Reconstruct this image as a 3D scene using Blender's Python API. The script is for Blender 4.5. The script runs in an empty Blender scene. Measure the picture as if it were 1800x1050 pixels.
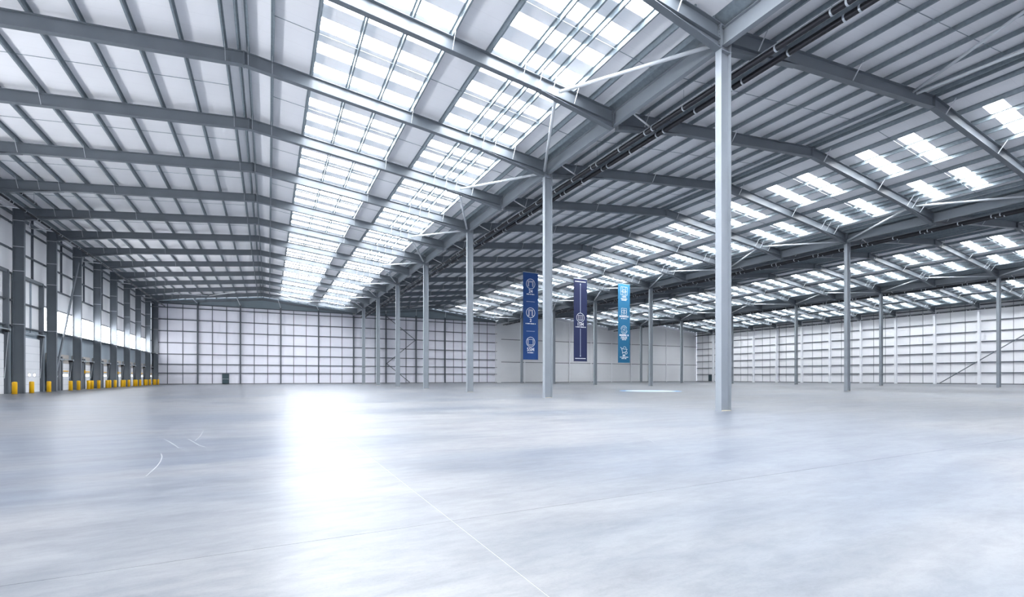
import bpy, math, random
from mathutils import Vector, Matrix
random.seed(7)
PI = math.pi
sc = bpy.context.scene
COL = sc.collection

# ---------------------------------------------------------------- camera
# measured from the photograph (1800 x 1050): focal 837.5 px, horizon at y = 663.5, looking 27.08 deg to the side of the bays
F_PX, HORIZON, CAM_H, YAW = 837.46, 663.51, 1.4067, 0.472556
cam = bpy.data.cameras.new('camera')
cam.sensor_width = 36.0
cam.lens = F_PX / 1800.0 * 36.0
cam.shift_y = (HORIZON - 525.0) / 1800.0
cam.clip_start, cam.clip_end = 0.1, 600
camo = bpy.data.objects.new('camera', cam)
COL.objects.link(camo)
camo.location = (0, 0, CAM_H)
camo.rotation_euler = (PI / 2, 0, -YAW)
sc.camera = camo

# ---------------------------------------------------------------- world, exposure
w = bpy.data.worlds.new('overcast_sky')
sc.world = w
w.use_nodes = True
w.node_tree.nodes['Background'].inputs[0].default_value = (0.80, 0.88, 1.0, 1)
w.node_tree.nodes['Background'].inputs[1].default_value = 1.0
sc.view_settings.view_transform = 'Standard'
sc.view_settings.look = 'None'
sc.view_settings.gamma = 1
sc.view_settings.use_curve_mapping = False
sc.view_settings.exposure = 1.68
ROOFLIGHT = 7.2
WINDOW = 6.0
try:
    sc.cycles.max_bounces = 10
    sc.cycles.diffuse_bounces = 6
    sc.cycles.glossy_bounces = 4
    sc.cycles.sample_clamp_indirect = 8.0
    sc.cycles.use_denoising = True
except Exception:
    pass

# ---------------------------------------------------------------- building grid (metres)
Y0, BAY = 13.7614, 7.066045
def fr(k): return Y0 + BAY * k
XL, XA, XB, XC, XR = -19.23, 16.99, 52.93, 89.48, 125.70     # column centre lines
GRID = [XL, XA, XB, XC, XR]
APEX = [(GRID[i] + GRID[i + 1]) / 2 for i in range(4)]
ZTOP, SLOPE, LIN = 18.0, 0.107, 0.28        # rafter top at ridge, fall, purlin depth
KMIN, KG = -4, 14
YG = fr(KG)
def rtop(s, x): return ZTOP - SLOPE * abs(x - APEX[s])
def liner(s, x): return rtop(s, x) + LIN
ORD = ['', 'first', 'second', 'third', 'fourth', 'fifth', 'sixth', 'seventh', 'eighth', 'ninth', 'tenth', 'eleventh', 'twelfth',
       'thirteenth', 'fourteenth', 'fifteenth', 'sixteenth', 'seventeenth', 'eighteenth', 'nineteenth']
def nth(n): return ORD[n]

# ---------------------------------------------------------------- materials
def new_mat(name):
    m = bpy.data.materials.new(name)
    m.use_nodes = True
    nt = m.node_tree
    return m, nt, nt.nodes['Principled BSDF']

def mat(name, col, rough=0.5, metal=0.0, var=0.0, scale=3.0, spec=0.5, bump=0.0):
    m, nt, b = new_mat(name)
    b.inputs['Base Color'].default_value = (*col, 1)
    b.inputs['Roughness'].default_value = rough
    b.inputs['Metallic'].default_value = metal
    b.inputs['Specular IOR Level'].default_value = spec
    if var or bump:
        tc = nt.nodes.new('ShaderNodeTexCoord')
        nz = nt.nodes.new('ShaderNodeTexNoise')
        nz.inputs['Scale'].default_value = scale
        nz.inputs['Detail'].default_value = 4
        nt.links.new(tc.outputs['Object'], nz.inputs['Vector'])
        if var:
            cr = nt.nodes.new('ShaderNodeValToRGB')
            cr.color_ramp.elements[0].position = 0.3
            cr.color_ramp.elements[1].position = 0.7
            cr.color_ramp.elements[0].color = (*[max(0, c * (1 - var)) for c in col], 1)
            cr.color_ramp.elements[1].color = (*[min(1, c * (1 + var)) for c in col], 1)
            nt.links.new(nz.outputs['Fac'], cr.inputs['Fac'])
            nt.links.new(cr.outputs['Color'], b.inputs['Base Color'])
        if bump:
            bp = nt.nodes.new('ShaderNodeBump')
            bp.inputs['Strength'].default_value = bump
            bp.inputs['Distance'].default_value = 0.01
            nt.links.new(nz.outputs['Fac'], bp.inputs['Height'])
            nt.links.new(bp.outputs['Normal'], b.inputs['Normal'])
    return m

def ribbed(name, col, axis, pitch, rough=0.45, strength=0.35, seam=1.0, seam_dark=0.94):
    """profiled sheet: shallow ribs as fine relief, a seam line every metre"""
    m, nt, b = new_mat(name)
    b.inputs['Roughness'].default_value = rough
    g = nt.nodes.new('ShaderNodeNewGeometry')
    sp = nt.nodes.new('ShaderNodeSeparateXYZ')
    nt.links.new(g.outputs['Position'], sp.inputs[0])
    def math_(op, a, b_):
        n = nt.nodes.new('ShaderNodeMath'); n.operation = op
        if isinstance(a, float): n.inputs[0].default_value = a
        else: nt.links.new(a, n.inputs[0])
        if b_ is not None:
            if isinstance(b_, float): n.inputs[1].default_value = b_
            else: nt.links.new(b_, n.inputs[1])
        return n.outputs[0]
    v = sp.outputs[axis]
    tri = math_('PINGPONG', v, pitch / 2)
    rib = math_('GREATER_THAN', tri, pitch * 0.36)
    bp = nt.nodes.new('ShaderNodeBump')
    bp.inputs['Strength'].default_value = strength
    bp.inputs['Distance'].default_value = 0.008
    nt.links.new(rib, bp.inputs['Height'])
    nt.links.new(bp.outputs['Normal'], b.inputs['Normal'])
    sm = math_('LESS_THAN', math_('PINGPONG', v, seam / 2), 0.012)
    nz = nt.nodes.new('ShaderNodeTexNoise')
    nz.inputs['Scale'].default_value = 0.35
    nz.inputs['Detail'].default_value = 3
    nt.links.new(g.outputs['Position'], nz.inputs['Vector'])
    cr = nt.nodes.new('ShaderNodeValToRGB')
    cr.color_ramp.elements[0].position = 0.3
    cr.color_ramp.elements[1].position = 0.7
    cr.color_ramp.elements[0].color = (*[c * 0.965 for c in col], 1)
    cr.color_ramp.elements[1].color = (*col, 1)
    nt.links.new(nz.outputs['Fac'], cr.inputs['Fac'])
    mx = nt.nodes.new('ShaderNodeMix'); mx.data_type = 'RGBA'; mx.blend_type = 'MULTIPLY'
    nt.links.new(sm, mx.inputs[0])
    nt.links.new(cr.outputs['Color'], mx.inputs[6])
    mx.inputs[7].default_value = (seam_dark, seam_dark, seam_dark, 1)
    nt.links.new(mx.outputs[2], b.inputs['Base Color'])
    return m

def glow(name, col, strength, rough=0.25):
    """daylit glazing: gives off the daylight that falls on it from outside"""
    m, nt, b = new_mat(name)
    b.inputs['Base Color'].default_value = (0.75, 0.78, 0.82, 1)
    b.inputs['Roughness'].default_value = rough
    b.inputs['Emission Color'].default_value = (*col, 1)
    b.inputs['Emission Strength'].default_value = strength
    return m

def floor_material():
    m, nt, b = new_mat('power_floated_concrete')
    g = nt.nodes.new('ShaderNodeNewGeometry')
    def mapping(scale, rot=0.0):
        mp = nt.nodes.new('ShaderNodeMapping')
        mp.inputs['Scale'].default_value = scale
        mp.inputs['Rotation'].default_value = (0, 0, rot)
        nt.links.new(g.outputs['Position'], mp.inputs['Vector'])
        return mp.outputs[0]
    def noise(vec, scale, detail, rough=0.55, dist=0.0):
        n = nt.nodes.new('ShaderNodeTexNoise')
        n.noise_dimensions = '2D'
        n.inputs['Scale'].default_value = scale
        n.inputs['Detail'].default_value = detail
        n.inputs['Roughness'].default_value = rough
        n.inputs['Distortion'].default_value = dist
        nt.links.new(vec, n.inputs['Vector'])
        return n.outputs['Fac']
    def ramp(fac, stops):
        cr = nt.nodes.new('ShaderNodeValToRGB')
        e = cr.color_ramp.elements
        e[0].position, e[0].color = stops[0][0], (*stops[0][1], 1)
        e[1].position, e[1].color = stops[-1][0], (*stops[-1][1], 1)
        for p, c in stops[1:-1]:
            x = e.new(p); x.color = (*c, 1)
        nt.links.new(fac, cr.inputs['Fac'])
        return cr.outputs['Color']
    def mixc(a, b_, fac, mode='MULTIPLY'):
        mx = nt.nodes.new('ShaderNodeMix'); mx.data_type = 'RGBA'; mx.blend_type = mode
        if isinstance(fac, float): mx.inputs[0].default_value = fac
        else: nt.links.new(fac, mx.inputs[0])
        nt.links.new(a, mx.inputs[6]); nt.links.new(b_, mx.inputs[7])
        return mx.outputs[2]
    big = noise(mapping((0.10, 0.22, 1), 0.35), 1.0, 4, 0.55, 0.4)
    trowel = noise(mapping((0.35, 1.5, 1), -0.45), 1.2, 9, 0.62, 0.3)
    swirl = noise(mapping((0.9, 2.2, 1), -0.45), 3.0, 8, 0.72, 0.2)
    fine = noise(mapping((5, 5, 1)), 9.0, 5, 0.7)
    c1 = ramp(big, [(0.38, (0.150, 0.166, 0.195)), (0.5, (0.180, 0.190, 0.208)), (0.62, (0.212, 0.216, 0.227))])
    c2 = ramp(trowel, [(0.38, (0.82, 0.83, 0.855)), (0.5, (0.94, 0.945, 0.955)), (0.62, (1.04, 1.04, 1.03))])
    c3 = ramp(swirl, [(0.36, (0.86, 0.865, 0.88)), (0.60, (1.03, 1.03, 1.03))])
    c4 = ramp(fine, [(0.30, (0.90, 0.90, 0.91)), (0.52, (1, 1, 1))])
    c = mixc(mixc(mixc(c1, c2, 1.0), c3, 1.0), c4, 0.7)
    nt.links.new(c, b.inputs['Base Color'])
    r = nt.nodes.new('ShaderNodeMapRange')
    r.inputs['From Min'].default_value = 0.3
    r.inputs['From Max'].default_value = 0.7
    r.inputs['To Min'].default_value = 0.33
    r.inputs['To Max'].default_value = 0.40
    nt.links.new(big, r.inputs['Value'])
    nt.links.new(r.outputs[0], b.inputs['Roughness'])
    b.inputs['Specular IOR Level'].default_value = 0.27
    return m

M = dict(
    floor=floor_material(),
    sealant=mat('joint_sealant', (0.50, 0.51, 0.53), 0.6),
    scuff=mat('pale_scuff', (0.30, 0.31, 0.33), 0.6),
    steel=mat('grey_painted_steel', (0.14, 0.16, 0.182), 0.42, 0.0, 0.06, 0.8),
    column=mat('pale_grey_painted_steel', (0.245, 0.272, 0.30), 0.40, 0.0, 0.05, 0.8),
    galv=mat('galvanised_steel', (0.24, 0.285, 0.315), 0.40, 0.25, 0.12, 6.0),
    rail=mat('dark_grey_rail', (0.085, 0.098, 0.118), 0.5),
    tube=mat('pale_steel_tube', (0.62, 0.65, 0.68), 0.4),
    white_steel=mat('white_painted_steel', (0.80, 0.81, 0.84), 0.45),
    liner=ribbed('white_roof_liner', (0.92, 0.92, 0.94), 1, 0.333),
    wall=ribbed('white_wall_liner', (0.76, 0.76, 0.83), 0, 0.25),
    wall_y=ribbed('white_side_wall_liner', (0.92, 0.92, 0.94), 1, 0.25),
    office=ribbed('smooth_white_panel', (0.74, 0.75, 0.77), 2, 0.5, 0.4, 0.12, 1.2, 0.95),
    topband=ribbed('slate_gable_band', (0.20, 0.25, 0.28), 2, 0.3, 0.5, 0.5, 0.9, 0.8),
    dockgrey=ribbed('grey_dock_lining', (0.34, 0.40, 0.45), 1, 0.3, 0.5, 0.5, 0.9, 0.7),
    rooflight=glow('translucent_rooflight', (0.94, 0.97, 1.0), ROOFLIGHT),
    window=glow('daylit_window', (0.94, 0.96, 1.0), WINDOW),
    vision=glow('daylit_vision_pane', (0.95, 0.97, 1.0), 2.0),
    black=mat('black_pipe', (0.012, 0.013, 0.018), 0.38),
    clamp=mat('zinc_clamp', (0.65, 0.70, 0.74), 0.3, 0.5),
    foil=mat('foil_lagging', (0.80, 0.82, 0.84), 0.3, 0.5, 0.1, 20.0),
    yellow=mat('yellow_plastic', (0.95, 0.52, 0.006), 0.4),
    black_rubber=mat('black_rubber', (0.02, 0.02, 0.022), 0.6),
    door=ribbed('white_door_panel', (0.80, 0.81, 0.84), 2, 0.2, 0.45, 0.1, 50.0),
    beige=mat('beige_panel', (0.50, 0.46, 0.42), 0.6),
    teal=mat('dark_teal_door', (0.030, 0.060, 0.075), 0.45),
    kerb=mat('grey_kerb', (0.18, 0.19, 0.20), 0.7),
    blue=mat('royal_blue_fabric', (0.003, 0.05, 0.21), 0.7),
    navy=mat('navy_fabric', (0.011, 0.02, 0.085), 0.7),
    white=mat('white_print', (0.85, 0.87, 0.9), 0.6),
    palegrey=mat('pale_print', (0.55, 0.62, 0.74), 0.6),
    decal_blue=mat('blue_floor_vinyl', (0.10, 0.36, 0.66), 0.35),
    decal_pale=mat('pale_floor_vinyl', (0.80, 0.90, 0.97), 0.35),
    grout=mat('beige_grout', (0.55, 0.50, 0.40), 0.8),
)
def cyan_fabric():
    m, nt, b = new_mat('cyan_gradient_print')
    tc = nt.nodes.new('ShaderNodeTexCoord')
    sp = nt.nodes.new('ShaderNodeSeparateXYZ')
    nt.links.new(tc.outputs['Generated'], sp.inputs[0])
    cr = nt.nodes.new('ShaderNodeValToRGB')
    cr.color_ramp.elements[0].color = (0.0, 0.10, 0.21, 1)
    cr.color_ramp.elements[1].color = (0.035, 0.23, 0.43, 1)
    nt.links.new(sp.outputs[2], cr.inputs['Fac'])
    nt.links.new(cr.outputs['Color'], b.inputs['Base Color'])
    b.inputs['Roughness'].default_value = 0.7
    return m
M['cyan'] = cyan_fabric()

# ---------------------------------------------------------------- mesh helpers
class MB:
    def __init__(s): s.v, s.f = [], []
    def add(s, v, f):
        n = len(s.v)
        s.v += [tuple(p) for p in v]
        s.f += [tuple(i + n for i in q) for q in f]
        return s
    def box(s, x0, x1, y0, y1, z0, z1):
        return s.add([(x0, y0, z0), (x1, y0, z0), (x1, y1, z0), (x0, y1, z0), (x0, y0, z1), (x1, y0, z1), (x1, y1, z1), (x0, y1, z1)],
                     [(0, 3, 2, 1), (4, 5, 6, 7), (0, 1, 5, 4), (1, 2, 6, 5), (2, 3, 7, 6), (3, 0, 4, 7)])
    def hexa(s, a, b):
        """two quads (same winding) joined"""
        return s.add(list(a) + list(b), [(3, 2, 1, 0), (4, 5, 6, 7), (0, 1, 5, 4), (1, 2, 6, 5), (2, 3, 7, 6), (3, 0, 4, 7)])
    def slab_x(s, x0, x1, y0, y1, za0, za1, zb0, zb1):
        """box along x whose bottom / top heights differ at its two ends"""
        return s.hexa([(x0, y0, za0), (x0, y1, za0), (x0, y1, za1), (x0, y0, za1)],
                      [(x1, y0, zb0), (x1, y1, zb0), (x1, y1, zb1), (x1, y0, zb1)])
    def bar(s, p, q, wx, wy=None, up=(0, 0, 1)):
        wy = wy or wx
        p, q = Vector(p), Vector(q)
        d = (q - p).normalized()
        u = d.cross(Vector(up))
        if u.length < 1e-4: u = d.cross(Vector((0, 1, 0)))
        u.normalize(); v = u.cross(d)
        a, b = u * wx / 2, v * wy / 2
        return s.hexa([p - a - b, p + a - b, p + a + b, p - a + b], [q - a - b, q + a - b, q + a + b, q - a + b])
    def tube(s, p, q, r, n=10):
        p, q = Vector(p), Vector(q)
        d = (q - p).normalized()
        u = d.cross(Vector((0, 0, 1)))
        if u.length < 1e-4: u = d.cross(Vector((0, 1, 0)))
        u.normalize(); v = u.cross(d)
        ring = [u * math.cos(2 * PI * i / n) * r + v * math.sin(2 * PI * i / n) * r for i in range(n)]
        return s.add([p + c for c in ring] + [q + c for c in ring],
                     [(i, (i + 1) % n, n + (i + 1) % n, n + i) for i in range(n)] + [tuple(range(n - 1, -1, -1)), tuple(range(n, 2 * n))])
    def lathe(s, prof, n=16):
        m = len(prof)
        vs = [(r * math.cos(2 * PI * i / n), r * math.sin(2 * PI * i / n), z) for r, z in prof for i in range(n)]
        fs = [(j * n + i, j * n + (i + 1) % n, (j + 1) * n + (i + 1) % n, (j + 1) * n + i) for j in range(m - 1) for i in range(n)]
        fs += [tuple(range(n - 1, -1, -1)), tuple(range((m - 1) * n, m * n))]
        return s.add(vs, fs)
    def mesh(s, name, material, smooth=False):
        me = bpy.data.meshes.new(name)
        me.from_pydata(s.v, [], s.f)
        me.materials.append(M[material])
        if smooth:
            for p in me.polygons: p.use_smooth = len(p.vertices) == 4
        me.update()
        return me
    def obj(s, name, material, parent=None, loc=(0, 0, 0), smooth=False):
        return put(name, s.mesh(name, material, smooth), parent, loc)

def put(name, data, parent=None, loc=(0, 0, 0)):
    o = bpy.data.objects.new(name, data)
    COL.objects.link(o)
    o.parent = parent
    o.location = loc
    return o
def tag(o, label=None, cat=None, group=None, kind=None):
    if label: o['label'] = label
    if cat: o['category'] = cat
    if group: o['group'] = group
    if kind: o['kind'] = kind
    return o
def thing(name, loc, label, cat, group=None):
    return tag(put(name, None, None, loc), label, cat, group)
def setting(name, label, cat, loc=(0, 0, 0)):
    return tag(put(name, None, None, loc), label, cat, None, 'structure')
def isec(mb, depth, width, z0, z1, tf=0.025, tw=0.016):
    """upright I section: flanges on the two x faces"""
    d, b = depth / 2, width / 2
    mb.box(-d, -d + tf, -b, b, z0, z1).box(d - tf, d, -b, b, z0, z1).box(-d + tf, d - tf, -tw / 2, tw / 2, z0, z1)
    return mb

# ---------------------------------------------------------------- floor
XOUT0, XOUT1, YOUT0, YOUT1 = -20.4, 127.0, fr(KMIN) - 0.2, YG + 0.6
fl = setting('floor', 'polished pale grey concrete warehouse floor', 'floor')
jx = [XOUT0, 1.6, 17.0, 35.0, 53.0, 71.0, 89.5, 107.5, XOUT1]
jy = [YOUT0, 4.42, 34.9, 63.2, 91.5, YOUT1]
g_ = 0.0028
for i in range(len(jx) - 1):
    for j in range(len(jy) - 1):
        MB().box(jx[i] + g_, jx[i + 1] - g_, jy[j] + g_, jy[j + 1] - g_, -0.25, 0).obj('floor_slab', 'floor', fl)
for x in jx[1:-1]:
    MB().box(x - g_, x + g_, YOUT0, YOUT1, -0.2, -0.0015).obj('joint_sealant', 'sealant', fl)
for y in jy[1:-1]:
    MB().box(XOUT0, XOUT1, y - g_ * .5, y + g_ * .5, -0.2, -0.004).obj('joint_sealant', 'kerb', fl)

# pale tyre scuffs on the slab (pixels of the photograph projected on the floor)
def on_floor(u, v):
    R = (u - 900.0) / F_PX
    t = CAM_H * F_PX / (v - HORIZON)
    c, s_ = math.cos(YAW), math.sin(YAW)
    return Vector(((R * c + s_) * t, (c - R * s_) * t, 0.0))
for pts in ([(256, 838), (266, 829), (276, 820), (282, 811), (285, 803), (283, 798)], [(288, 772), (298, 777), (308, 783), (314, 788)],
            [(331, 772), (340, 777), (350, 783), (360, 786)], [(343, 775), (351, 768), (358, 757)], [(577, 744), (585, 748), (590, 752)],
            [(1130, 770), (1142, 774), (1150, 778)]):
    m = MB()
    P3 = [on_floor(*p_) for p_ in pts]
    for a_, b_ in zip(P3[:-1], P3[1:]):
        d_ = (b_ - a_).normalized(); n_ = Vector((-d_.y, d_.x, 0)) * 0.007; up = Vector((0, 0, 0.0012))
        m.hexa([a_ - n_, a_ + n_, a_ + n_ + up, a_ - n_ + up], [b_ - n_, b_ + n_, b_ + n_ + up, b_ - n_ + up])
    m.obj('scuff_mark', 'scuff', fl)

# ---------------------------------------------------------------- roof
PUR_R = [0.2, 1.3, 3.18, 5.05, 6.8, 8.64, 10.5, 12.27, 13.2, 14.0, 15.36, 16.55, 17.6]
PUR_L0 = [0.2, 0.8, 2.65, 4.48, 6.36, 8.13, 9.93, 11.75, 13.3, 14.5, 15.7, 16.9, 17.7]
PUR_L = [0.2, 1.4, 3.3, 5.15, 6.95, 8.6, 10.4, 12.1, 13.5, 14.7, 15.9, 17.0, 17.7]
ZONES = [(3.24, 8.58), (10.56, 15.30)]
STRIPS_MANY = [(0.80 + 1.7665 * i, 1.68 + 1.7665 * i) for i in range(4)]
STRIPS_TWO = [(2.50, 3.42), (5.18, 6.10)]
SPAN_NAME = ['dock door span', 'banner span', 'span beyond the banners', 'white column span']

def purlin_mesh(length, side):
    t = 0.006
    m = MB()
    m.box(-t / 2, t / 2, 0, length, 0, LIN - 0.012)
    a, b = (0, 0.075) if side > 0 else (-0.075, 0)
    m.box(a, b, 0, length, 0, t)
    m.box(-b, -a, 0, length, LIN - 0.018, LIN - 0.012)
    c = b if side > 0 else a
    m.box(c - t / 2, c + t / 2, 0, length, 0, 0.022)
    return m.mesh('purlin', 'galv')
PUR_MESH = {s: purlin_mesh(2 * BAY, s) for s in (-1, 1)}

def roof_bay_mesh(half, strips, zones, side):
    """liner of one bay, x measured from the ridge down the slope, with openings for the rooflights"""
    xs = sorted({-0.0, half, *[v for z in zones for v in z]})
    m = MB()
    t = 0.05
    def cell(xa, xb, ya, yb):
        za, zb = -SLOPE * xa, -SLOPE * xb
        x0, x1 = (xa, xb) if side > 0 else (-xa, -xb)
        if side > 0: m.slab_x(x0, x1, ya, yb, za, za + t, zb, zb + t)
        else: m.slab_x(x1, x0, ya, yb, zb, zb + t, za, za + t)
    for i in range(len(xs) - 1):
        a, b = xs[i], xs[i + 1]
        inz = any(abs(a - z[0]) < 1e-6 for z in zones)
        if not inz: cell(a, b, 0, BAY); continue
        y = 0
        for s0, s1 in strips:
            cell(a, b, y, s0); y = s1
        cell(a, b, y, BAY)
    return m.mesh('roof_panel', 'liner')

def rooflight_mesh(z, width, side):
    """translucent profiled sheet"""
    m = MB()
    a, b = z
    t = 0.02
    n = 3
    for j in range(n):
        ya, yb = width * j / n, width * (j + 1) / n
        up = 0.03
        for (p, q, h0) in ((ya, ya + width / n * 0.82, 0), (ya + width / n * 0.82, yb, 0.022)):
            za, zb = -SLOPE * a + up + h0, -SLOPE * b + up + h0
            if side > 0: m.slab_x(a - .03, b + .03, p, q, za, za + t, zb, zb + t)
            else: m.slab_x(-b - .03, -a + .03, p, q, zb, zb + t, za, za + t)
    return m.mesh('rooflight', 'rooflight')

for s in range(4):
    for side in (-1, 1):
        rl = side > 0
        half = (GRID[s + 1] - GRID[s]) / 2 + (0.75 if (s == 0 and side < 0) or (s == 3 and side > 0) else 0.0)
        root = setting('ceiling', 'white roof %s over the %s' % ('slope with rooflight strips' if rl else 'slope without rooflights', SPAN_NAME[s]),
                       'ceiling', (APEX[s], 0, ZTOP + LIN))
        strips = STRIPS_MANY if s == 0 else STRIPS_TWO
        pm = roof_bay_mesh(half, strips if rl else [], ZONES if rl else [], side)
        pm0 = roof_bay_mesh(half, [], [], side)
        rms = [rooflight_mesh(z, strips[0][1] - strips[0][0], side) for z in ZONES] if rl else []
        for k in range(KMIN, KG):
            lit = rl and k < KG - 1
            put('roof_panel', pm if lit else pm0, root, (0, fr(k), 0))
            if lit:
                for rm in rms:
                    for y0, y1 in strips: put('rooflight', rm, root, (0, fr(k) + y0, 0))
        kp = {0: 0, 1: -2, 2: 0, 3: 0}[s]
        offs = PUR_R if side > 0 else (PUR_L0 if s == 0 else PUR_L)
        for o_ in offs:
            for k in range(kp, KG, 2):
                put('purlin', PUR_MESH[side], root, (side * o_, fr(k), -SLOPE * o_ - LIN + 0.008))
        # sag rods at mid bay, from purlin to purlin
        sm = MB()
        for a, b in zip(offs[1:-1], offs[2:]):
            sm.bar((side * a, 0, -SLOPE * a - 0.17), (side * b, 0, -SLOPE * b - 0.17), 0.022)
        sme = sm.mesh('sag_rod', 'galv')
        for k in range(kp, KG):
            put('sag_rod', sme, root, (0, fr(k) + BAY / 2, 0))
        # ridge flashing
        MB().box(-0.02, 0.16, fr(KMIN), YG, 0.045, 0.06).obj('ridge_flashing', 'white_steel', root) if side > 0 else None

# ---------------------------------------------------------------- rafters
RD, RW, TF, TW = 0.68, 0.30, 0.028, 0.018
def rafter_half(x0, x1):
    """I beam from ridge offset x0 out to x1 (both >0 from the ridge), local z = 0 at the ridge top"""
    m = MB()
    f = lambda x: -SLOPE * x
    m.slab_x(x0, x1, -RW / 2, RW / 2, f(x0) - TF, f(x0), f(x1) - TF, f(x1))
    m.slab_x(x0, x1, -RW / 2, RW / 2, f(x0) - RD, f(x0) - RD + TF, f(x1) - RD, f(x1) - RD + TF)
    m.slab_x(x0, x1, -TW / 2, TW / 2, f(x0) - RD + TF, f(x0) - TF, f(x1) - RD + TF, f(x1) - TF)
    return m
def haunch_half(x1, length=4.6, drop=0.34):
    m = MB()
    f = lambda x: -SLOPE * x - RD
    x0 = x1 - length
    m.slab_x(x0, x1, -RW / 2, RW / 2, f(x0) - TF, f(x0) - 0.002, f(x1) - drop - TF, f(x1) - drop)
    m.slab_x(x0 + .3, x1, -TW / 2, TW / 2, f(x0 + .3) - drop * .3 / length, f(x0 + .3), f(x1) - drop, f(x1))
    return m
def flip(m):
    r = MB()
    r.v = [(-x, y, z) for x, y, z in m.v]
    r.f = [tuple(reversed(q)) for q in m.f]
    return r
def plates(x1):
    """end plate with stiffeners"""
    m = MB()
    zt = -SLOPE * x1
    m.box(x1 - 0.03, x1, -RW / 2, RW / 2, zt - RD - 0.36, zt + 0.02)
    return m
FLY = {(0, -1): [0.8, 9.93, 13.3, 14.5, 15.7], (0, 1): [0.2, 1.3, 8.64, 12.27, 13.2, 14.0, 15.36],
       (1, -1): [8.6, 15.9], (1, 1): [1.3, 8.64, 13.2, 14.0, 15.36]}
bolt = MB()
for i in range(7):
    for y in (-0.09, 0.09):
        bolt.tube((-0.055, y, -0.12 - i * 0.13), (-0.02, y, -0.12 - i * 0.13), 0.018, 6)
cache = {}
def rafter(s, k):
    half_l = APEX[s] - GRID[s]
    el = half_l - (0.376 if s == 0 else (0.304 if k % 2 == 0 else 0.16))
    er = half_l - (0.304 if s == 3 or k % 2 == 0 else 0.16)
    key = (round(el, 3), round(er, 3), s == 0)
    if key not in cache:
        R = [rafter_half(0, er).mesh('beam', 'steel'), flip(rafter_half(0, el)).mesh('beam', 'steel'),
             haunch_half(er).mesh('haunch', 'steel'), flip(haunch_half(el)).mesh('haunch', 'steel'),
             plates(er).mesh('end_plate', 'steel'), flip(plates(el)).mesh('end_plate', 'steel'),
             MB().box(-0.03, 0.03, -RW / 2, RW / 2, -RD - 0.04, 0.015).mesh('apex_plate', 'steel')]
        flys = []
        for side in (-1, 1):
            for o_ in FLY[(0 if s == 0 else 1, side)]:
                z = -SLOPE * o_
                flys.append(MB().bar((side * o_, -0.62, z + 0.10), (side * o_, -0.13, z - RD + 0.035), 0.06, 0.012, (1, 0, 0)).mesh('fly_brace', 'tube'))
        cache[key] = (R, flys)
    R, flys = cache[key]
    n = KG - k
    root = thing('steel_rafter', (APEX[s], fr(k), ZTOP),
                 'grey steel roof rafter, %s from the gable wall, in the %s' % (nth(n), SPAN_NAME[s]), 'rafter', 'steel rafters of the roof')
    for me in R: put(me.name.split('.')[0], me, root)
    for me in flys: put('fly_brace', me, root)
    if s == 0 and k <= 4: tag(put('bolt_row', BOLTS, root, (er, 0, -SLOPE * er)), kind='stuff')
BOLTS = bolt.mesh('bolt_row', 'rail')
for s in range(4):
    for k in range(-1 if s == 1 else 0, KG):
        rafter(s, k)

# ---------------------------------------------------------------- free standing columns and valley beams
CH = rtop(0, XA) + 0.02
def column_parts():
    d, b = 0.60, 0.30
    return [('shaft', isec(MB(), d, b, 0.0, CH).mesh('shaft', 'column')),
            ('cap_stiffener', MB().box(-d / 2 + .025, d / 2 - .025, -b / 2, b / 2, 15.00, 15.025).box(-d / 2 + .025, d / 2 - .025, -b / 2, b / 2, CH - .05, CH - .025).mesh('cap_stiffener', 'column')),
            ('base_plate', MB().box(-0.29, 0.29, -0.16, 0.16, 0.0, 0.025).mesh('base_plate', 'grout'))]
CP = column_parts()
ROWS = [(XA, 'dock span row'), (XB, 'row past the banners'), (XC, 'row facing the white columns')]
for x, rn in ROWS:
    for k in range(0 if x == XA else 2, KG, 2):
        n = (KG - k) // 2
        t = thing('steel_column', (x, fr(k), 0), 'grey steel column in the %s, %s from the gable wall' % (rn, nth(n)), 'column', 'free standing steel columns')
        for nm, me in CP: put(nm, me, t)
def valley_beam_mesh(L):
    m = MB()
    z0, z1, b = 15.26, 16.02, 0.13
    m.box(-b, b, 0.02, L - .02, z0, z0 + 0.025).box(-b, b, 0.02, L - .02, z1 - 0.025, z1).box(-0.009, 0.009, 0.02, L - .02, z0 + .025, z1 - .025)
    return m.mesh('valley_beam', 'column')
VB = valley_beam_mesh(2 * BAY)
VG = MB().slab_x(-0.55, 0, 0, 2 * BAY, 16.40, 16.42, 16.12, 16.14).slab_x(0, 0.55, 0, 2 * BAY, 16.12, 16.14, 16.40, 16.42).mesh('gutter_sole', 'galv')
for x, rn in ROWS:
    for k in range(-2, KG, 2):
        n = (KG - k) // 2
        o = put('valley_beam', VB, None, (x, fr(k), 0))
        tag(o, 'pale grey valley beam over the %s, %s from the gable wall' % (rn, nth(n)), 'beam', 'valley beams between column heads')
        put('gutter_sole', VG, o)
# tube braces from odd rafters to the column heads beside them
for x, rn in ROWS:
    si = [XA, XB, XC].index(x)
    for k in range(1, KG, 2):
        for d in (-1, 1):
            if k + d < 0 or k + d > 12: continue
            xa = x - 3.68
            p = Vector((xa, fr(k) + d * 0.25, rtop(si, xa) - 0.42))
            q = Vector((x - 0.40, fr(k + d) - d * 0.25, 15.35))
            o = MB().tube((0, 0, 0), q - p, 0.085, 10).obj('brace_tube', 'tube', None, p, True)
            tag(o, 'slim tube brace, %s rafter to %s column from the gable, %s' % (nth(KG - k), nth((KG - k - d) // 2), rn), 'brace', 'tube braces at the valley')
            e = MB().bar((0, 0, 0), (q - p).normalized() * -0.10, 0.03, 0.14).obj('end_cleat', 'steel', o)
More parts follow.
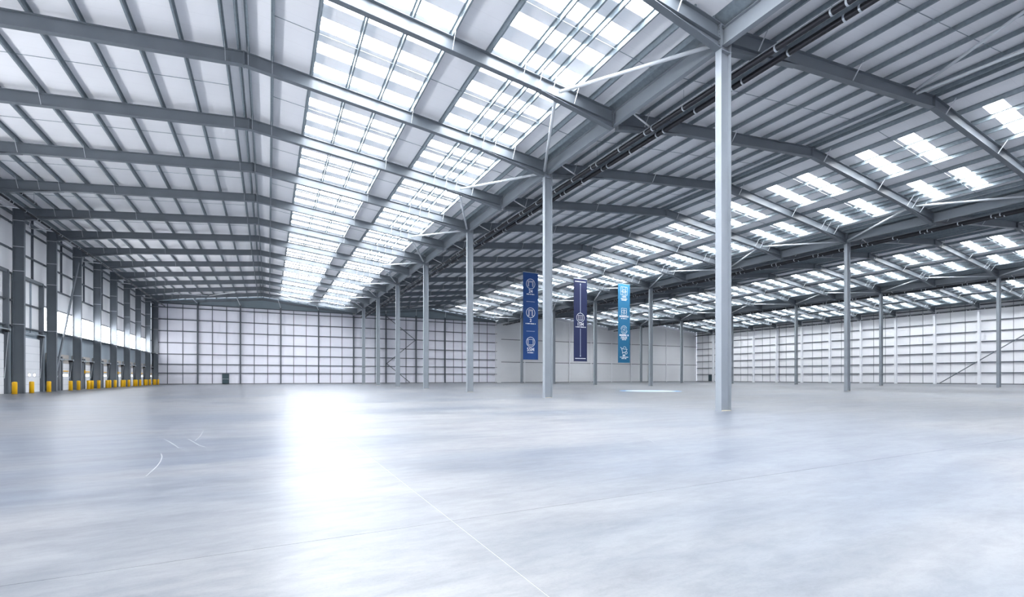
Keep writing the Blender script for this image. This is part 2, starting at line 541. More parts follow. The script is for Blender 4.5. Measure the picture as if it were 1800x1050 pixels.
# plan bracing of the span with the banners
for q in ((27.9, fr(-1), 17.0), (33.4, fr(-1), 17.5)):
    p = Vector((32.05 if q[0] < 30 else 32.40, fr(0) - 0.28, 17.35))
    o = MB().tube((0, 0, 0), Vector(q) - p, 0.08, 10).obj('brace_tube', 'tube', None, p, True)
    tag(o, 'steel tube brace near the banner span ridge, %s' % ('slanting away from the ridge' if q[0] < 30 else 'nearly along the ridge'), 'brace', 'plan bracing tubes')
for s, xs in ((0, (-18.5, -10.0, -1.5, 6.0, 13.0)), (1, (20.0, 28.0, 35.0, 43.0, 51.0))):
    for i in range(len(xs) - 1):
        ya, yb = (fr(12), fr(13)) if i % 2 == 0 else (fr(13), fr(12))
        p = Vector((xs[i], ya, rtop(s, xs[i]) - 0.35)); q = Vector((xs[i + 1], yb, rtop(s, xs[i + 1]) - 0.35))
        d = (q - p).normalized() * 0.2
        o = MB().tube(d, q - p - d, 0.07, 8).obj('brace_tube', 'tube', None, p, True)
        tag(o, 'zigzag tube brace before the gable, %s, %s' % (nth(i + 1) + ' from the dock', SPAN_NAME[s]), 'brace', 'end bay bracing tubes')

# ---------------------------------------------------------------- drain pipes
CL = MB().lathe([(0.128, -0.035), (0.146, -0.035), (0.146, 0.035), (0.128, 0.035)], 14)
CL.v = [(x_, z_, y_) for x_, y_, z_ in CL.v]
CLM = CL.mesh('clamp', 'clamp')
DROP = MB().tube((0, 0, 0.13), (0, 0, 0.95), 0.008, 5).mesh('hanger_rod', 'galv')
def pipe_run(x, z, y0, y1, label, r=0.125, hang=True, group='black drain pipes'):
    L = y1 - y0
    t = thing('drain_pipe', (x, y0, z), label, 'pipe', group)
    MB().tube((0, 0, 0), (0, L, 0), r, 14).obj('pipe', 'black', t, (0, 0, 0), True)
    MB().box(-0.03, 0.03, 0, L, r + 0.02, r + 0.07).obj('hanger_rail', 'column', t)
    y, i = 1.0, 0
    while y < L:
        c = put('clamp', CLM, t, (0, y, 0))
        if r < 0.12: c.scale = (r / .125, 1, r / .125)
        elif hang and i % 2 == 0 and 0.3 < ((y0 + y - Y0) % BAY) < BAY - 0.3: put('hanger_rod', DROP, c)
        y += 0.55 if i % 3 == 1 else 2.2
        i += 1
    return t
for x, rn in ROWS:
    ys = fr(-1) if x == XA else fr(0)
    pipe_run(x + 1.81, 15.09, ys, YG - 0.6, 'black drain pipe, inner of the clamped pair beside the %s' % rn)
    pipe_run(x + 2.66, 15.17, ys, YG - 0.6, 'black drain pipe, outer of the clamped pair beside the %s' % rn)
pipe_run(-17.75, 15.02, fr(4), YG - 0.6, 'thin black drain pipe along the dock wall eave', 0.075, True)
short = pipe_run(-17.1, 15.70, fr(5) + 0.25, fr(5) + 4.0, 'short black drain pipe above the tall dock doors', 0.07, False)
for y in (0.6, 3.2): MB().tube((0, y, 0.06), (0, y, liner(0, -17.1) - 15.70 + 0.01), 0.012, 6).obj('hanger_rod', 'galv', short)
pipe_run(124.9, 14.84, fr(3), YG - 0.6, 'black drain pipe along the eave of the white columned wall', 0.09, False)
for x, rn in ROWS:
    for k in range(1, KG):
        if x != XA and k % 2: continue
        m = MB().tube((0.62, 0, 16.15), (0.62, 0, 15.62), 0.045, 8).tube((0.62, 0, 15.62), (1.72, 0, 15.22), 0.045, 8)
        o = m.obj('outlet_pipe', 'foil', None, (x, fr(k) - 0.9, 0), True)
        tag(o, 'foil wrapped outlet elbow, %s from the gable wall, at the %s' % (nth(KG - k), rn), 'pipe', 'foil wrapped outlet elbows')

# ---------------------------------------------------------------- gable wall (dark rails, white liner)
RAILS = [0.06, 2.21, 3.95, 5.93, 8.14, 10.41, 12.68, 15.01]
wb = setting('wall_back', 'white gable wall with a grid of dark rails and posts', 'wall', (0, YG, 0))
posts = [-19.95, -12.53, -5.13, 2.34, 9.83, 17.2, 24.5, 31.68, 38.98, 45.9, 52.8]
for i, (a, b) in enumerate(zip(posts[:-1], posts[1:])):
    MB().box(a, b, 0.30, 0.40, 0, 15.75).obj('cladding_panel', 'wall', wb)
    mid = (a + b) / 2
    s = 0 if mid < XA else 1
    def top(x): return liner(0 if x < XA else 1, x) + 0.02
    xs = sorted({a, b, *( [APEX[s]] if a < APEX[s] < b else [])})
    for p, q in zip(xs[:-1], xs[1:]):
        MB().hexa([(p, .22, 15.75), (p, .40, 15.75), (p, .40, top(p)), (p, .22, top(p))], [(q, .22, 15.75), (q, .40, 15.75), (q, .40, top(q)), (q, .22, top(q))]).obj('gable_band', 'topband', wb)
    for z in RAILS:
        if i == 0 and z > 40: continue
        MB().box(a + 0.02, b - 0.02, 0.08, 0.30, z - 0.075, z + 0.095).obj('wall_rail', 'rail', wb)
    for j in (1, 2):
        x = a + (b - a) * j / 3
        MB().box(x - 0.06, x + 0.06, 0.22, 0.31, 0, 15.75).obj('mullion', 'rail', wb)
    # raking stays between thin mullions and rails
    if i > 0:
        x = a
        z1 = top(x) - 0.62
        m = MB().box(-0.13, 0.13, -0.02, 0.0, 0, 16.3).box(-0.13, 0.13, 0.28, 0.30, 0, 16.3).box(-0.01, 0.01, 0, 0.28, 0, 16.3)
        m.obj('gable_post', 'rail', wb, (x, -0.10, 0))
        MB().bar((x, 0.0, 16.1), (x - 0.55, -2.2, min(top(x) - 0.45, 17.5)), 0.09).obj('raking_stay', 'tube', wb)
    for zz in (3.0, 11.4):
        MB().bar((a + .12, 0.2, zz - 0.75), (a + (b - a) / 3, 0.2, zz + 0.7), 0.02).obj('sag_stay', 'wall', wb)
        MB().bar((b - .12, 0.2, zz - 0.75), (b - (b - a) / 3, 0.2, zz + 0.7), 0.02).obj('sag_stay', 'wall', wb)
MB().box(-20.0, 52.8, 0.0, 0.30, 0, 0.16).obj('kerb', 'kerb', wb)
MB().box(-0.2, 0.2, -0.15, 0.20, 0, 16).obj('corner_post', 'rail', wb, (-19.75, 0, 0))
# band of eave girder: horizontal member at the head of the rails and gable rafters
for s in (0, 1):
    a, b = GRID[s], GRID[s + 1]
    for x0, x1 in ((a, APEX[s]), (APEX[s], b)):
        m = MB().slab_x(x0, x1, -0.1, 0.1, rtop(s, x0) - .5, rtop(s, x0), rtop(s, x1) - .5, rtop(s, x1))
        m.obj('gable_rafter', 'steel', wb)
    MB().box(a + .2, b - .2, 0.02, 0.14, 15.68, 15.86).obj('wall_rail', 'rail', wb)
# zigzag bracing
zz = [(24.62, 15.6), (31.5, 10.36), (24.62, 4.6), (30.1, 0.2)]
for (x0, z0), (x1, z1) in zip(zz[:-1], zz[1:]):
    MB().bar((x0, -0.05, z0), (x1, -0.05, z1), 0.10, 0.14).obj('gable_brace', 'rail', wb)
dr = setting('door_1', 'dark teal escape door in the gable wall', 'door', (-7.75, YG - 0.02, 0))
MB().box(-0.62, -0.56, 0.0, 0.12, 0, 2.12).box(0.56, 0.62, 0.0, 0.12, 0, 2.12).box(-0.56, 0.56, 0.0, 0.12, 2.06, 2.12).obj('door_frame', 'rail', dr)
MB().box(-0.56, 0.56, 0.02, 0.08, 0.01, 2.06).obj('door_leaf', 'teal', dr)
MB().tube((-0.48, -0.05, 1.05), (0.48, -0.05, 1.05), 0.025, 8).box(-.5, -.44, -.06, .02, 1.0, 1.1).box(.44, .5, -.06, .02, 1.0, 1.1).obj('push_bar', 'clamp', dr)

# ---------------------------------------------------------------- white partition end of the gable (third and fourth span)
wp = setting('wall_back_partition', 'smooth white panelled end wall with white posts and two dark joints', 'wall', (0, YG, 0))
wposts = [54.1, 61.45, 68.7, 75.9, 83.4, 90.9, 98.3, 105.5, 112.85, 120.3, 127.0]
for a, b in zip(wposts[:-1], wposts[1:]):
    s = 2 if (a + b) / 2 < XC else 3
    def top(x):
        s_ = 2 if x < XC else 3
        return liner(s_, x) + 0.02
    for z0, z1 in ((0, 5.33), (5.49, 11.31)):
        MB().box(a + .02, b - .02, 0.15, 0.30, z0, z1).obj('wall_panel', 'office', wp)
    xs = sorted({a + .02, b - .02, *[v for v in (APEX[2], APEX[3], XC) if a < v < b]})
    for p, q in zip(xs[:-1], xs[1:]):
        MB().hexa([(p, .15, 11.47), (p, .30, 11.47), (p, .30, top(p)), (p, .15, top(p))], [(q, .15, 11.47), (q, .30, 11.47), (q, .30, top(q)), (q, .15, top(q))]).obj('wall_panel', 'office', wp)
    for z in (5.41, 11.39):
        MB().box(a + .02, b - .02, 0.20, 0.30, z - 0.08, z + 0.08).obj('joint_strip', 'rail', wp)
    m = MB().box(-0.02, 0.02, -0.0, 0.14, 0, top(a) - .3).box(-0.15, 0.15, -0.03, 0.0, 0, top(a) - .3)
    m.obj('wall_post', 'white_steel', wp, (a, 0, 0))
    MB().box(a, b, 0.12, 0.16, 0, 0.12).obj('kerb', 'kerb', wp)
MB().box(52.79, 54.3, -0.25, 0.4, 0, 16.0).obj('end_pier', 'office', wp)
for z in RAILS:
    MB().box(52.79, 53.05, -0.33, -0.25, z - 0.06, z + 0.08).obj('rail_stub', 'rail', wp)
for s in (2, 3):
    for x0, x1 in ((GRID[s], APEX[s]), (APEX[s], GRID[s + 1])):
        MB().slab_x(x0, x1, -0.12, 0.12, rtop(s, x0) - .62, rtop(s, x0), rtop(s, x1) - .62, rtop(s, x1)).obj('gable_rafter', 'white_steel', wp)

# ---------------------------------------------------------------- wall with the white columns
wr = setting('wall_right', 'bright white side wall with dark rails', 'wall', (126.05, 0, 0))
RR = [0.10, 2.27, 4.38, 6.44, 8.49, 10.52, 12.63, 15.14]
MB().box(0.35, 0.5, fr(KMIN) - .2, fr(2), 0, 17.5).obj('cladding_panel', 'wall_y', wr)
pan = MB().box(0.35, 0.45, 0, BAY, 0, 17.0).mesh('cladding_panel', 'wall_y')
rme = MB().box(0.10, 0.35, 0.13, BAY - 0.13, -0.075, 0.095).mesh('wall_rail', 'rail')
mul = MB().box(0.28, 0.345, -0.025, 0.025, 0, 16.3).mesh('mullion', 'steel')
for k in range(2, KG):
    put('cladding_panel', pan, wr, (0, fr(k), 0))
    for z in RR: put('wall_rail', rme, wr, (0, fr(k), z))
    for j in (1, 2): put('mullion', mul, wr, (0, fr(k) + BAY * j / 3, 0))
MB().box(0.0, 0.35, fr(2), YG, 0, 0.14).obj('kerb', 'kerb', wr)
MB().box(-0.2, 0.3, fr(2), YG, 15.75, 15.95).obj('eaves_rail', 'rail', wr)
rc = [('shaft', isec(MB(), 0.60, 0.38, 0, 16.06).mesh('shaft', 'white_steel')), ('base_plate', MB().box(-.29, .29, -.2, .2, 0, .025).mesh('base_plate', 'white_steel'))]
for k in range(3, KG):
    t = thing('wall_column', (XR, fr(k), 0), 'white steel column against the white railed wall, %s from the gable wall' % nth(KG - k), 'column', 'white wall columns')
    for nm, me in rc: put(nm, me, t)
p, q = Vector((125.75, fr(5) - 0.75, 0.12)), Vector((125.75, fr(3) + 0.4, 9.6))
o = MB().bar((0, 0, 0), q - p, 0.12, 0.16).obj('wall_brace', 'steel', None, p)
tag(o, 'long diagonal grey brace across the white columned wall', 'brace')
MB().box(-.12, .12, -.12, .12, -0.11, 0.02).obj('foot_plate', 'steel', o)
dr = setting('door_2', 'black escape door at the corner by the white partition', 'door', (126.38, fr(13) + 1.6, 0))
MB().box(-0.06, 0, -0.6, 0.6, 0.01, 2.1).obj('door_leaf', 'teal', dr)
MB().box(-0.09, 0, -0.68, -0.6, 0, 2.18).box(-0.09, 0, 0.6, 0.68, 0, 2.18).box(-0.09, 0, -0.6, 0.6, 2.1, 2.18).obj('door_frame', 'rail', dr)
o = MB().tube((0, 0, 0.45), (0, 0, 15.6), 0.07, 8).tube((0, 0, 0.45), (0.0, -0.3, 0.32), 0.07, 8).obj('downpipe', 'rail', None, (126.0, fr(10) - 0.55, 0), True)
tag(o, 'thin dark downpipe beside a white wall column', 'pipe')
# wall behind the photographer
wf = setting('wall_front', 'white gable wall behind the viewpoint', 'wall', (0, fr(KMIN), 0))
for s in range(4):
    for x0, x1 in ((GRID[s], APEX[s]), (APEX[s], GRID[s + 1])):
        x0_ = x0 - (0.8 if s == 0 and x0 == GRID[0] else 0); x1_ = x1 + (0.8 if s == 3 and x1 == GRID[4] else 0)
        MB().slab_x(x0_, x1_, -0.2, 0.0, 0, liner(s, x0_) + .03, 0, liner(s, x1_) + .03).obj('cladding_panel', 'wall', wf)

# ---------------------------------------------------------------- dock wall
XW = -20.0
wl = setting('wall_left', 'dock wall of white liner over grey dock linings', 'wall', (XW, 0, 0))
for z0, z1 in ((0, 5.98), (8.36, 16.9)):
    MB().box(-0.35, 0.0, fr(KMIN) - .2, fr(4), z0, z1).obj('cladding_panel', 'wall_y', wl)
MB().box(-0.35, -0.1, fr(KMIN) - .2, fr(4), 5.98, 8.36).obj('outer_skin', 'wall_y', wl)
lrails = [10.45, 12.55, 14.85]
rail_l = MB().box(0.02, 0.20, 0.1, BAY - 0.1, -0.05, 0.07).mesh('wall_rail', 'rail')
mul_l = MB().box(0.01, 0.16, -0.07, 0.07, 0, 6.0).mesh('mullion', 'rail')
eave_l = MB().box(0.25, 0.45, 0.05, BAY - 0.05, 15.45, 15.65).mesh('eaves_rail', 'steel')
upper = MB().box(-0.1, 0, 0, BAY, 8.35, 16.7).mesh('cladding_panel', 'wall_y')
upper_tall = MB().box(-0.1, 0, 0, BAY, 5.9, 16.7).mesh('cladding_panel', 'wall_y')
lin_lo = MB().box(-0.1, 0.0, 0, BAY, 0, 5.95).mesh('dock_lining', 'dockgrey')
post_m = MB().box(0.02, 0.34, -0.14, 0.14, 0, 10.5).mesh('door_post', 'steel')
def sections(h, n, width, parent, x):
    for i in range(n):
        z0, z1 = h * i / n, h * (i + 1) / n
        sec = MB().box(x - 0.045, x, 0.0, width, z0 + 0.008, z1 - 0.008).obj('door_section', 'door', parent)
dn = 3
def dock_door(y0, width, h, nsec, label, sign):
    global dn
    d = setting('door_%d' % dn, label, 'door', (XW, y0, 0)); dn += 1
    x = 0.16
    sections(h, nsec, width, d, x)
    zc = h * 1.5 / nsec if nsec > 4 else h * .52
    zc = 1.62
    for f in (0.28, 0.5, 0.72) if sign else (0.3, 0.52, 0.74):
        yc = width * f
        pn = MB().box(x, x + 0.012, yc - .25, yc + .25, zc - .18, zc + .18).obj('vision_frame', 'black_rubber', d)
        MB().box(x + 0.010, x + 0.018, yc - .20, yc + .20, zc - .13, zc + .13).obj('vision_pane', 'vision', pn)
    MB().box(x - .05, x + .09, -0.12, 0.0, 0, h + .3).obj('door_track', 'rail', d)
    MB().box(x - .05, x + .09, width, width + 0.12, 0, h + .3).obj('door_track', 'rail', d)
    MB().tube((x + .25, -0.5, h + .42), (x + .25, width + 0.4, h + .42), 0.05, 8).box(x, x + .35, -.3, -.22, h + .3, h + .5).box(x, x + .35, width + .2, width + .28, h + .3, h + .5).obj('spring_shaft', 'clamp', d)
    MB().box(x - .02, x + .28, width - .1, width + .3, h + .2, h + .48).obj('door_motor', 'black_rubber', d)
    MB().tube((x + .2, width + .25, h + .3), (x + .10, width + .05, h * .55), 0.02, 6).tube((x + .10, width + .05, h * .55), (x + .05, width - .05, 1.3), 0.02, 6).obj('conduit', 'tube', d)
    if sign:
        MB().box(x + .05, x + .065, 0.45, width - .35, 2.02, 2.13).obj('warning_strip', 'yellow', d)
    return d
def window_strip(k, label):
    global wn
    wd = setting('window_%d' % wn, label, 'window', (XW, fr(k), 0)); wn += 1
    last = k == KG - 1
    if last: MB().box(-0.1, 0.0, BAY * .5, BAY, 5.98, 8.36).obj('blank_panel', 'wall_y', wd)
    for i in range(2 if last else 4):
        ya, yb = 0.12 + i * (BAY - .24) / 4, 0.12 + (i + 1) * (BAY - .24) / 4
        for z0, z1 in ((6.02, 7.18), (7.22, 8.34)):
            MB().box(-0.06, -0.02, ya + .02, yb - .02, z0, z1).obj('pane', 'window', wd)
        MB().box(-0.07, 0.03, yb - .02, yb + .02, 6.0, 8.36).obj('window_bar', 'white_steel', wd)
    MB().box(-0.07, 0.03, 0.1, BAY - .1, 7.18, 7.22).obj('window_bar', 'white_steel', wd)
    MB().box(-0.1, 0.85, 0.16, BAY - .16, 5.93, 5.98).obj('window_sill', 'steel', wd)
wn = 1
for k in range(KMIN, 4):
    window_strip(k, 'daylit window strip of the dock wall, %s bay from the gable wall' % nth(KG - k))
for k in range(4, KG):
    y = fr(k)
    n = KG - k
    tall = k <= 6
    put('cladding_panel', upper_tall if tall else upper, wl, (0, y, 0))
    for z in lrails: put('wall_rail', rail_l, wl, (0, y, z))
    for z in ((5.9, 8.1) if tall else (5.98, 8.40)): put('wall_rail', rail_l, wl, (0, y, z))
    for j in (1, 2): put('mullion', mul_l, wl, (0, y + BAY * j / 3, 10.45))
    put('eaves_rail', eave_l, wl, (0, y, 0))
    put('dock_lining', lin_lo, wl, (0, y, 0))
    if tall:
        for f in (0.9, 6.45): put('door_post', post_m, wl, (0, y + f, 0))
        for f in (2.6, 4.4): MB().box(0.01, 0.12, -0.06, 0.06, 5.6, 10.4).obj('mullion', 'dockgrey', wl, (0, y + f, 0))
        MB().box(0.0, 0.30, 0.8, 6.6, 10.32, 10.60).obj('lintel', 'steel', wl, (0, y, 0))
        dock_door(y + 1.35, 4.75, 5.05, 7, 'tall white sectional door between dark columns, %s bay from the gable wall' % nth(n), False)
    else:
        window_strip(k, 'bright daylit window strip above the dock, %s bay from the gable wall' % nth(n))
        dock_door(y + BAY - 2.65, 2.3, 2.9, 5, 'white dock door with three small panes, %s bay from the gable wall' % nth(n), True)
        dock_door(y + 0.9, 2.3, 2.9, 5, 'white dock door half hidden behind a dark column, %s bay from the gable wall' % nth(n), True)
        for f in (BAY - 2.65, 0.9):
            MB().box(0.02, 0.14, f, f + 2.3, 2.92, 3.85).obj('header_panel', 'beige', wl, (0, y, 0))
        for f in (3.35, 3.95): MB().box(0.0, 0.42, f - .12, f + .12, 0, 3.6).obj('door_post', 'steel', wl, (0, y, 0))
        MB().box(0.0, 0.10, 0, 0.02, 3.9, 5.9).obj('dock_lining', 'dockgrey', wl, (0, y + 3.5, 0))
        b = MB().box(0.42, 0.5, 3.6, 3.75, 1.2, 1.6).obj('control_box', 'yellow', wl, (0, y, .65)) if k % 2 == 0 else None
MB().box(-0.4, -0.1, fr(4), YG + .4, 0, 16.9).obj('outer_skin', 'wall_y', wl)
# dock wall columns
lc = isec(MB(), 0.74, 0.30, 0, 16.1, 0.03, 0.02)
LCM = lc.mesh('shaft', 'steel')
LB = MB().box(-.36, .36, -.16, .16, 0, .03).mesh('base_plate', 'steel')
LS = MB().box(-0.40, 0.40, -0.165, -0.135, -0.025, 0.025).mesh('restraint_strut', 'tube')
LST = MB().box(-.34, .34, -.15, .15, 15.0, 15.03).mesh('cap_stiffener', 'steel')
for k in range(5, KG + 1):
    t = thing('wall_column', (XL, fr(k) - (0.25 if k == KG else 0), 0), ('dark grey steel column of the dock wall, %s from the gable wall' % nth(KG - k)) if k < KG else 'dark grey corner column where the dock wall meets the gable', 'column', 'dock wall columns')
    put('shaft', LCM, t); put('base_plate', LB, t); put('cap_stiffener', LST, t)
    for z in (5.98, 10.6, 12.7, 14.95): put('restraint_strut', LS, t, (0, 0, z))
p, q = Vector((-18.98, fr(7) + 0.4, 2.3)), Vector((-18.98, fr(8) - 0.45, 14.3))
o = MB().bar((0, 0, 0), q - p, 0.30, 0.10, (1, 0, 0)).obj('wall_brace', 'steel', None, p)
tag(o, 'steep diagonal steel brace in the first dock bay beside the tall doors', 'brace')
MB().box(-.06, .06, -.25, .1, -.25, .15).obj('foot_plate', 'steel', o)
for i, (k, f) in enumerate([(5, 3.2), (6, 3.0), (8, 3.0), (10, 3.0), (12, 3.0)]):
    m = MB().tube((0, 0, 0.0), (0, 0, 0.75), 0.05, 8).tube((0, 0, 0), (1.75, 0.2, -.0), 0.05, 8)
    o = m.obj('outlet_pipe', 'foil', None, (-19.55, fr(k) + f, 15.1), True)
    tag(o, 'pale outlet elbow under the dock wall eave, %s bay from the gable wall' % nth(KG - k), 'pipe', 'eave outlet elbows')

# ---------------------------------------------------------------- bollards
bm_body = MB().lathe([(0.165, 0.0), (0.165, 0.95), (0.160, 0.985), (0.14, 1.015), (0.09, 1.035)], 18).mesh('sleeve', 'yellow', True)
bm_foot = MB().lathe([(0.20, 0.0), (0.20, 0.012), (0.17, 0.02)], 18).mesh('base_flange', 'kerb')
for k in range(5, KG):
    offs = {5: [(1.0, 'beside the tall door'), (4.3, 'past the tall door')], 6: [(0.4, 'beside the tall door'), (4.1, 'past the tall door')],
            7: [(2.6, 'beside the dock door'), (4.95, 'past the dock door')]}.get(k, [(1.15, 'beside the column'), (2.35, 'beside the dock door'), (4.85, 'past the dock door')])
    for f, wds in offs:
        t = thing('bollard', (-18.55, fr(k) + f, 0), 'yellow bollard %s, %s bay from the gable wall' % (wds, nth(KG - k)), 'bollard', 'yellow bollards along the dock wall')
        put('sleeve', bm_body, t); put('base_flange', bm_foot, t, (0, 0, 0))

# ---------------------------------------------------------------- banners
def ring(m, cx, cz, r, wd, n=40, a0=0, a1=2 * PI, y=0):
    for i in range(n):
        t0, t1 = a0 + (a1 - a0) * i / n, a0 + (a1 - a0) * (i + 1) / n
        quad = [(cx + rr * math.cos(t), cz + rr * math.sin(t)) for rr, t in ((r - wd / 2, t0), (r + wd / 2, t0), (r + wd / 2, t1), (r - wd / 2, t1))]
        m.hexa([(x, y, z) for x, z in quad], [(x, y - 0.004, z) for x, z in quad])
def line(m, pts, wd):
    for (x0, z0), (x1, z1) in zip(pts[:-1], pts[1:]):
        d = Vector((x1 - x0, z1 - z0)); L = d.length; d /= L; nrm = Vector((-d.y, d.x)) * wd / 2; e = d * wd / 2
        quad = [(x0 - e.x + nrm.x, z0 - e.y + nrm.y), (x1 + e.x + nrm.x, z1 + e.y + nrm.y), (x1 + e.x - nrm.x, z1 + e.y - nrm.y), (x0 - e.x - nrm.x, z0 - e.y - nrm.y)]
        m.hexa([(x, 0, z) for x, z in quad], [(x, -0.004, z) for x, z in quad])
def rect(m, x0, x1, z0, z1): m.box(x0, x1, -0.004, 0, z0, z1)
def smallprint(m, zc, width, hgt, seed):
    rnd = random.Random(seed)
    x = -width / 2
    while x < width / 2 - 0.03:
        wd = rnd.uniform(0.45, 0.9) * hgt
        if rnd.random() < 0.16: x += hgt * .6
        rect(m, x, min(x + wd, width / 2), zc - hgt / 2, zc + hgt / 2)
        x += wd + hgt * 0.18
def words(parent, body, size, z, material='white'):
    c = bpy.data.curves.new('lettering', 'FONT')
    c.body = body; c.size = size; c.align_x = 'CENTER'; c.align_y = 'CENTER'; c.extrude = 0.003; c.offset = size * 0.015
    c.materials.append(M[material])
    tmp = put('lettering_curve', c)
    bpy.context.view_layer.update()
    me = bpy.data.meshes.new_from_object(tmp.evaluated_get(bpy.context.evaluated_depsgraph_get()))
    bpy.data.objects.remove(tmp)
    if not me.materials: me.materials.append(M[material])
    o = put('lettering', me, parent, (0, -0.012, z)); o.rotation_euler = (PI / 2, 0, 0)
    return o
YB = fr(6)
def banner(x, z0, z1, wd, material, label):
    t = thing('hanging_banner', (x, YB, z0), label, 'banner', 'hanging banners')
    H = z1 - z0
    m = MB()                                        # cloth with a slight billow
    nz, nx = 24, 6
    def yy(u, v): return 0.0
    v = [((i / nx - .5) * wd, 0.012 * side, j / nz * H) for side in (-0.5, 0.5) for j in range(nz + 1) for i in range(nx + 1)]
    n1 = (nz + 1) * (nx + 1)
    idx = lambda s, j, i: s * n1 + j * (nx + 1) + i
    f = [(idx(0, j, i), idx(0, j, i + 1), idx(0, j + 1, i + 1), idx(0, j + 1, i)) for j in range(nz) for i in range(nx)]
    f += [(idx(1, j, i), idx(1, j + 1, i), idx(1, j + 1, i + 1), idx(1, j, i + 1)) for j in range(nz) for i in range(nx)]
    f += [(idx(0, j, 0), idx(0, j + 1, 0), idx(1, j + 1, 0), idx(1, j, 0)) for j in range(nz)] + [(idx(0, j, nx), idx(1, j, nx), idx(1, j + 1, nx), idx(0, j + 1, nx)) for j in range(nz)]
    m.add(v, f)
    m.obj('cloth', material, t)
    MB().tube((-wd / 2 - .05, 0, H), (wd / 2 + .05, 0, H), 0.035, 8).obj('top_rail', 'clamp', t)
    MB().tube((-wd / 2 - .03, 0, 0), (wd / 2 + .03, 0, 0), 0.03, 8).obj('bottom_rail', material, t)
    for sx in (-.4, .4):
        MB().tube((sx * wd, 0, H), (sx * wd, 0, rtop(1, x + sx * wd) - RD - z0), 0.008, 5).obj('hanging_wire', 'galv', t)
    return t, H
def icon(t, m, zoff, name='icon', material='white'):
    o = m.obj(name, material, t, (0, -0.009, zoff))
    if name == 'small_print': tag(o, kind='stuff')
t, H = banner(31.53, 3.81, 15.55, 2.33, 'blue', 'royal blue banner with three round icons, reading 24, 2 and 55M')
fz = lambda f: H * (1 - f)
for f in (0.13, 0.462, 0.80):
    m = MB(); ring(m, 0, 0, 0.66, 0.06)
    if f < .2: line(m, [(-.38, -.34), (-.38, .36), (.38, .36), (.38, -.34)], .06); line(m, [(-.26, -.36), (-.26, .22), (.26, .22), (.26, -.36)], .03)
    elif f < .6: line(m, [(-.42, -.42), (-.30, -.42), (-.30, .38), (.30, .38), (.30, -.42), (.42, -.42)], .06); line(m, [(-.18, -.42), (-.18, .24), (.18, .24), (.18, -.42)], .03)
    else: line(m, [(-.36, -.36), (-.36, .36), (.36, .36), (.36, -.36), (-.36, -.36)], .05); line(m, [(-.48, -.40), (-.48, .40)], .03); line(m, [(.48, -.40), (.48, .40)], .03); line(m, [(-.40, -.48), (.40, -.48)], .03)
    icon(t, m, fz(f))
for body, f, sz in (('24', .216, .62), ('2', .552, .58), ('55M', .886, .66)): words(t, body, sz, fz(f))
for f, wdt, sd in ((.250, 1.25, 1), (.588, 1.55, 2), (.922, .95, 3)):
    m = MB(); smallprint(m, 0, wdt, .13, sd); icon(t, m, fz(f), 'small_print')
for f in (.335, .675):
    m = MB(); rect(m, -.65, .65, -.02, .02); icon(t, m, fz(f), 'divider', 'palegrey')
t, H = banner(39.68, 3.70, 15.47, 2.30, 'navy', 'navy banner with a long vertical double arrow, reading 15M')
for f in (.035, .967):
    m = MB(); rect(m, -.92, .92, -.05, .05); icon(t, m, fz(f), 'divider')
m = MB(); rect(m, -.035, .035, fz(.412), fz(.065)); m.hexa([(-.11, 0, fz(.065) - .1), (.11, 0, fz(.065) - .1), (.02, 0, fz(.055)), (-.02, 0, fz(.055))], [(-.11, -.004, fz(.065) - .1), (.11, -.004, fz(.065) - .1), (.02, -.004, fz(.055)), (-.02, -.004, fz(.055))]); icon(t, m, 0, 'arrow', 'palegrey')
m = MB(); rect(m, -.035, .035, fz(.935), fz(.605)); m.hexa([(-.02, 0, fz(.948)), (.02, 0, fz(.948)), (.11, 0, fz(.938) + .1), (-.11, 0, fz(.938) + .1)], [(-.02, -.004, fz(.948)), (.02, -.004, fz(.948)), (.11, -.004, fz(.938) + .1), (-.11, -.004, fz(.938) + .1)]); icon(t, m, 0, 'arrow', 'palegrey')
m = MB(); ring(m, 0, 0, .66, .06); line(m, [(-.36, -.30), (-.36, .34), (.36, .34), (.36, -.30)], .05); line(m, [(-.30, -.34), (.30, -.34)], .07); line(m, [(-.12, -.2), (-.12, .24)], .04); line(m, [(.12, -.2), (.12, .24)], .04); icon(t, m, fz(.472))
words(t, '15M', .66, fz(.553))
m = MB(); smallprint(m, 0, 1.85, .13, 4); icon(t, m, fz(.585), 'small_print')
t, H = banner(47.63, 3.62, 15.43, 2.28, 'cyan', 'cyan blue banner with four line icons above white text')
m = MB()
for a in (-.6, -.3, .3, .6): line(m, [(a, -.6), (a, .6)], .05)
for a in (-.6, -.08, .6): line(m, [(-.6, a), (.6, a)], .05)
ring(m, 0, -.05, .26, .07, 24); icon(t, m, fz(.088))
words(t, '100%', .40, fz(.163))
m = MB(); smallprint(m, .10, 1.2, .13, 5); smallprint(m, -.10, .95, .13, 6); icon(t, m, fz(.197), 'small_print')
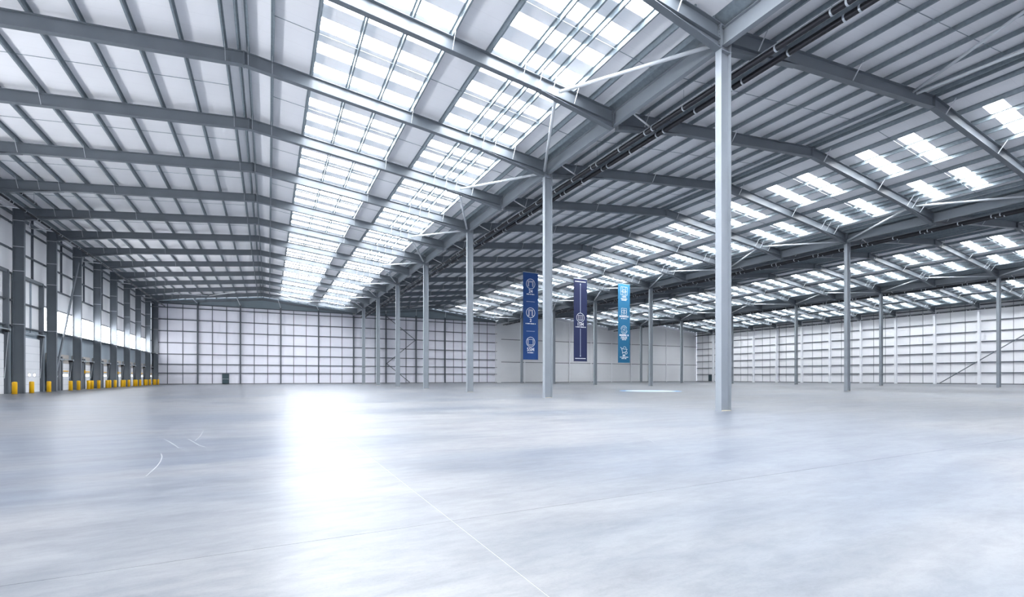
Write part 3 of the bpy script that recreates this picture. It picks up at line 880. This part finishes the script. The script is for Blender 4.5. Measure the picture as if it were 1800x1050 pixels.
m = MB(); line(m, [(-.5, -.5), (-.5, .5), (.5, .5), (.5, -.5), (-.5, -.5)], .05); ring(m, -.16, 0, .26, .05, 20); ring(m, .18, 0, .26, .05, 20); line(m, [(0, -.4), (0, .4)], .04); icon(t, m, fz(.352))
m = MB(); smallprint(m, .0, 1.75, .26, 8); icon(t, m, fz(.413), 'small_print')
m = MB(); smallprint(m, .0, 1.15, .13, 9); icon(t, m, fz(.440), 'small_print')
m = MB(); ring(m, 0, 0, .60, .06, 30, .5, 3.0); ring(m, 0, 0, .60, .06, 30, 3.6, 6.1); ring(m, 0, 0, .42, .04, 26); line(m, [(.08, .26), (-.14, -.02), (.12, .02), (-.08, -.28)], .05); icon(t, m, fz(.583))
m = MB(); smallprint(m, .0, 1.75, .26, 10); icon(t, m, fz(.652), 'small_print')
m = MB(); smallprint(m, .20, 1.2, .13, 11); smallprint(m, 0, 1.25, .13, 12); smallprint(m, -.20, .75, .13, 13); icon(t, m, fz(.692), 'small_print')
m = MB(); line(m, [(-.66, .40), (-.50, .32), (-.26, -.34), (.30, -.34)], .07); line(m, [(-.46, .20), (.60, .14), (.44, -.10)], .06); ring(m, .10, .20, .32, .06, 20, 0.1, 3.0); ring(m, .40, -.38, .20, .07, 20); ring(m, -.26, -.44, .07, .05, 12); icon(t, m, fz(.842))
m = MB(); smallprint(m, .0, .52, .22, 14); icon(t, m, fz(.908), 'small_print')
m = MB(); smallprint(m, .1, 1.65, .13, 15); smallprint(m, -.1, .95, .13, 16); icon(t, m, fz(.940), 'small_print')

# ---------------------------------------------------------------- floor graphic
d = MB().lathe([(3.1, 0.001), (3.1, 0.003)], 48).obj('floor_graphic', 'decal_blue', None, (34.9, 37.1, 0))
tag(d, 'round blue and white graphic stuck on the floor below the banners', 'floor graphic')
MB().lathe([(2.5, 0.0032), (2.5, 0.0045)], 48).obj('pale_disc', 'decal_pale', d)
MB().box(-1.4, 1.4, -.35, .35, 0.0046, 0.006).obj('blue_bar', 'decal_blue', d)
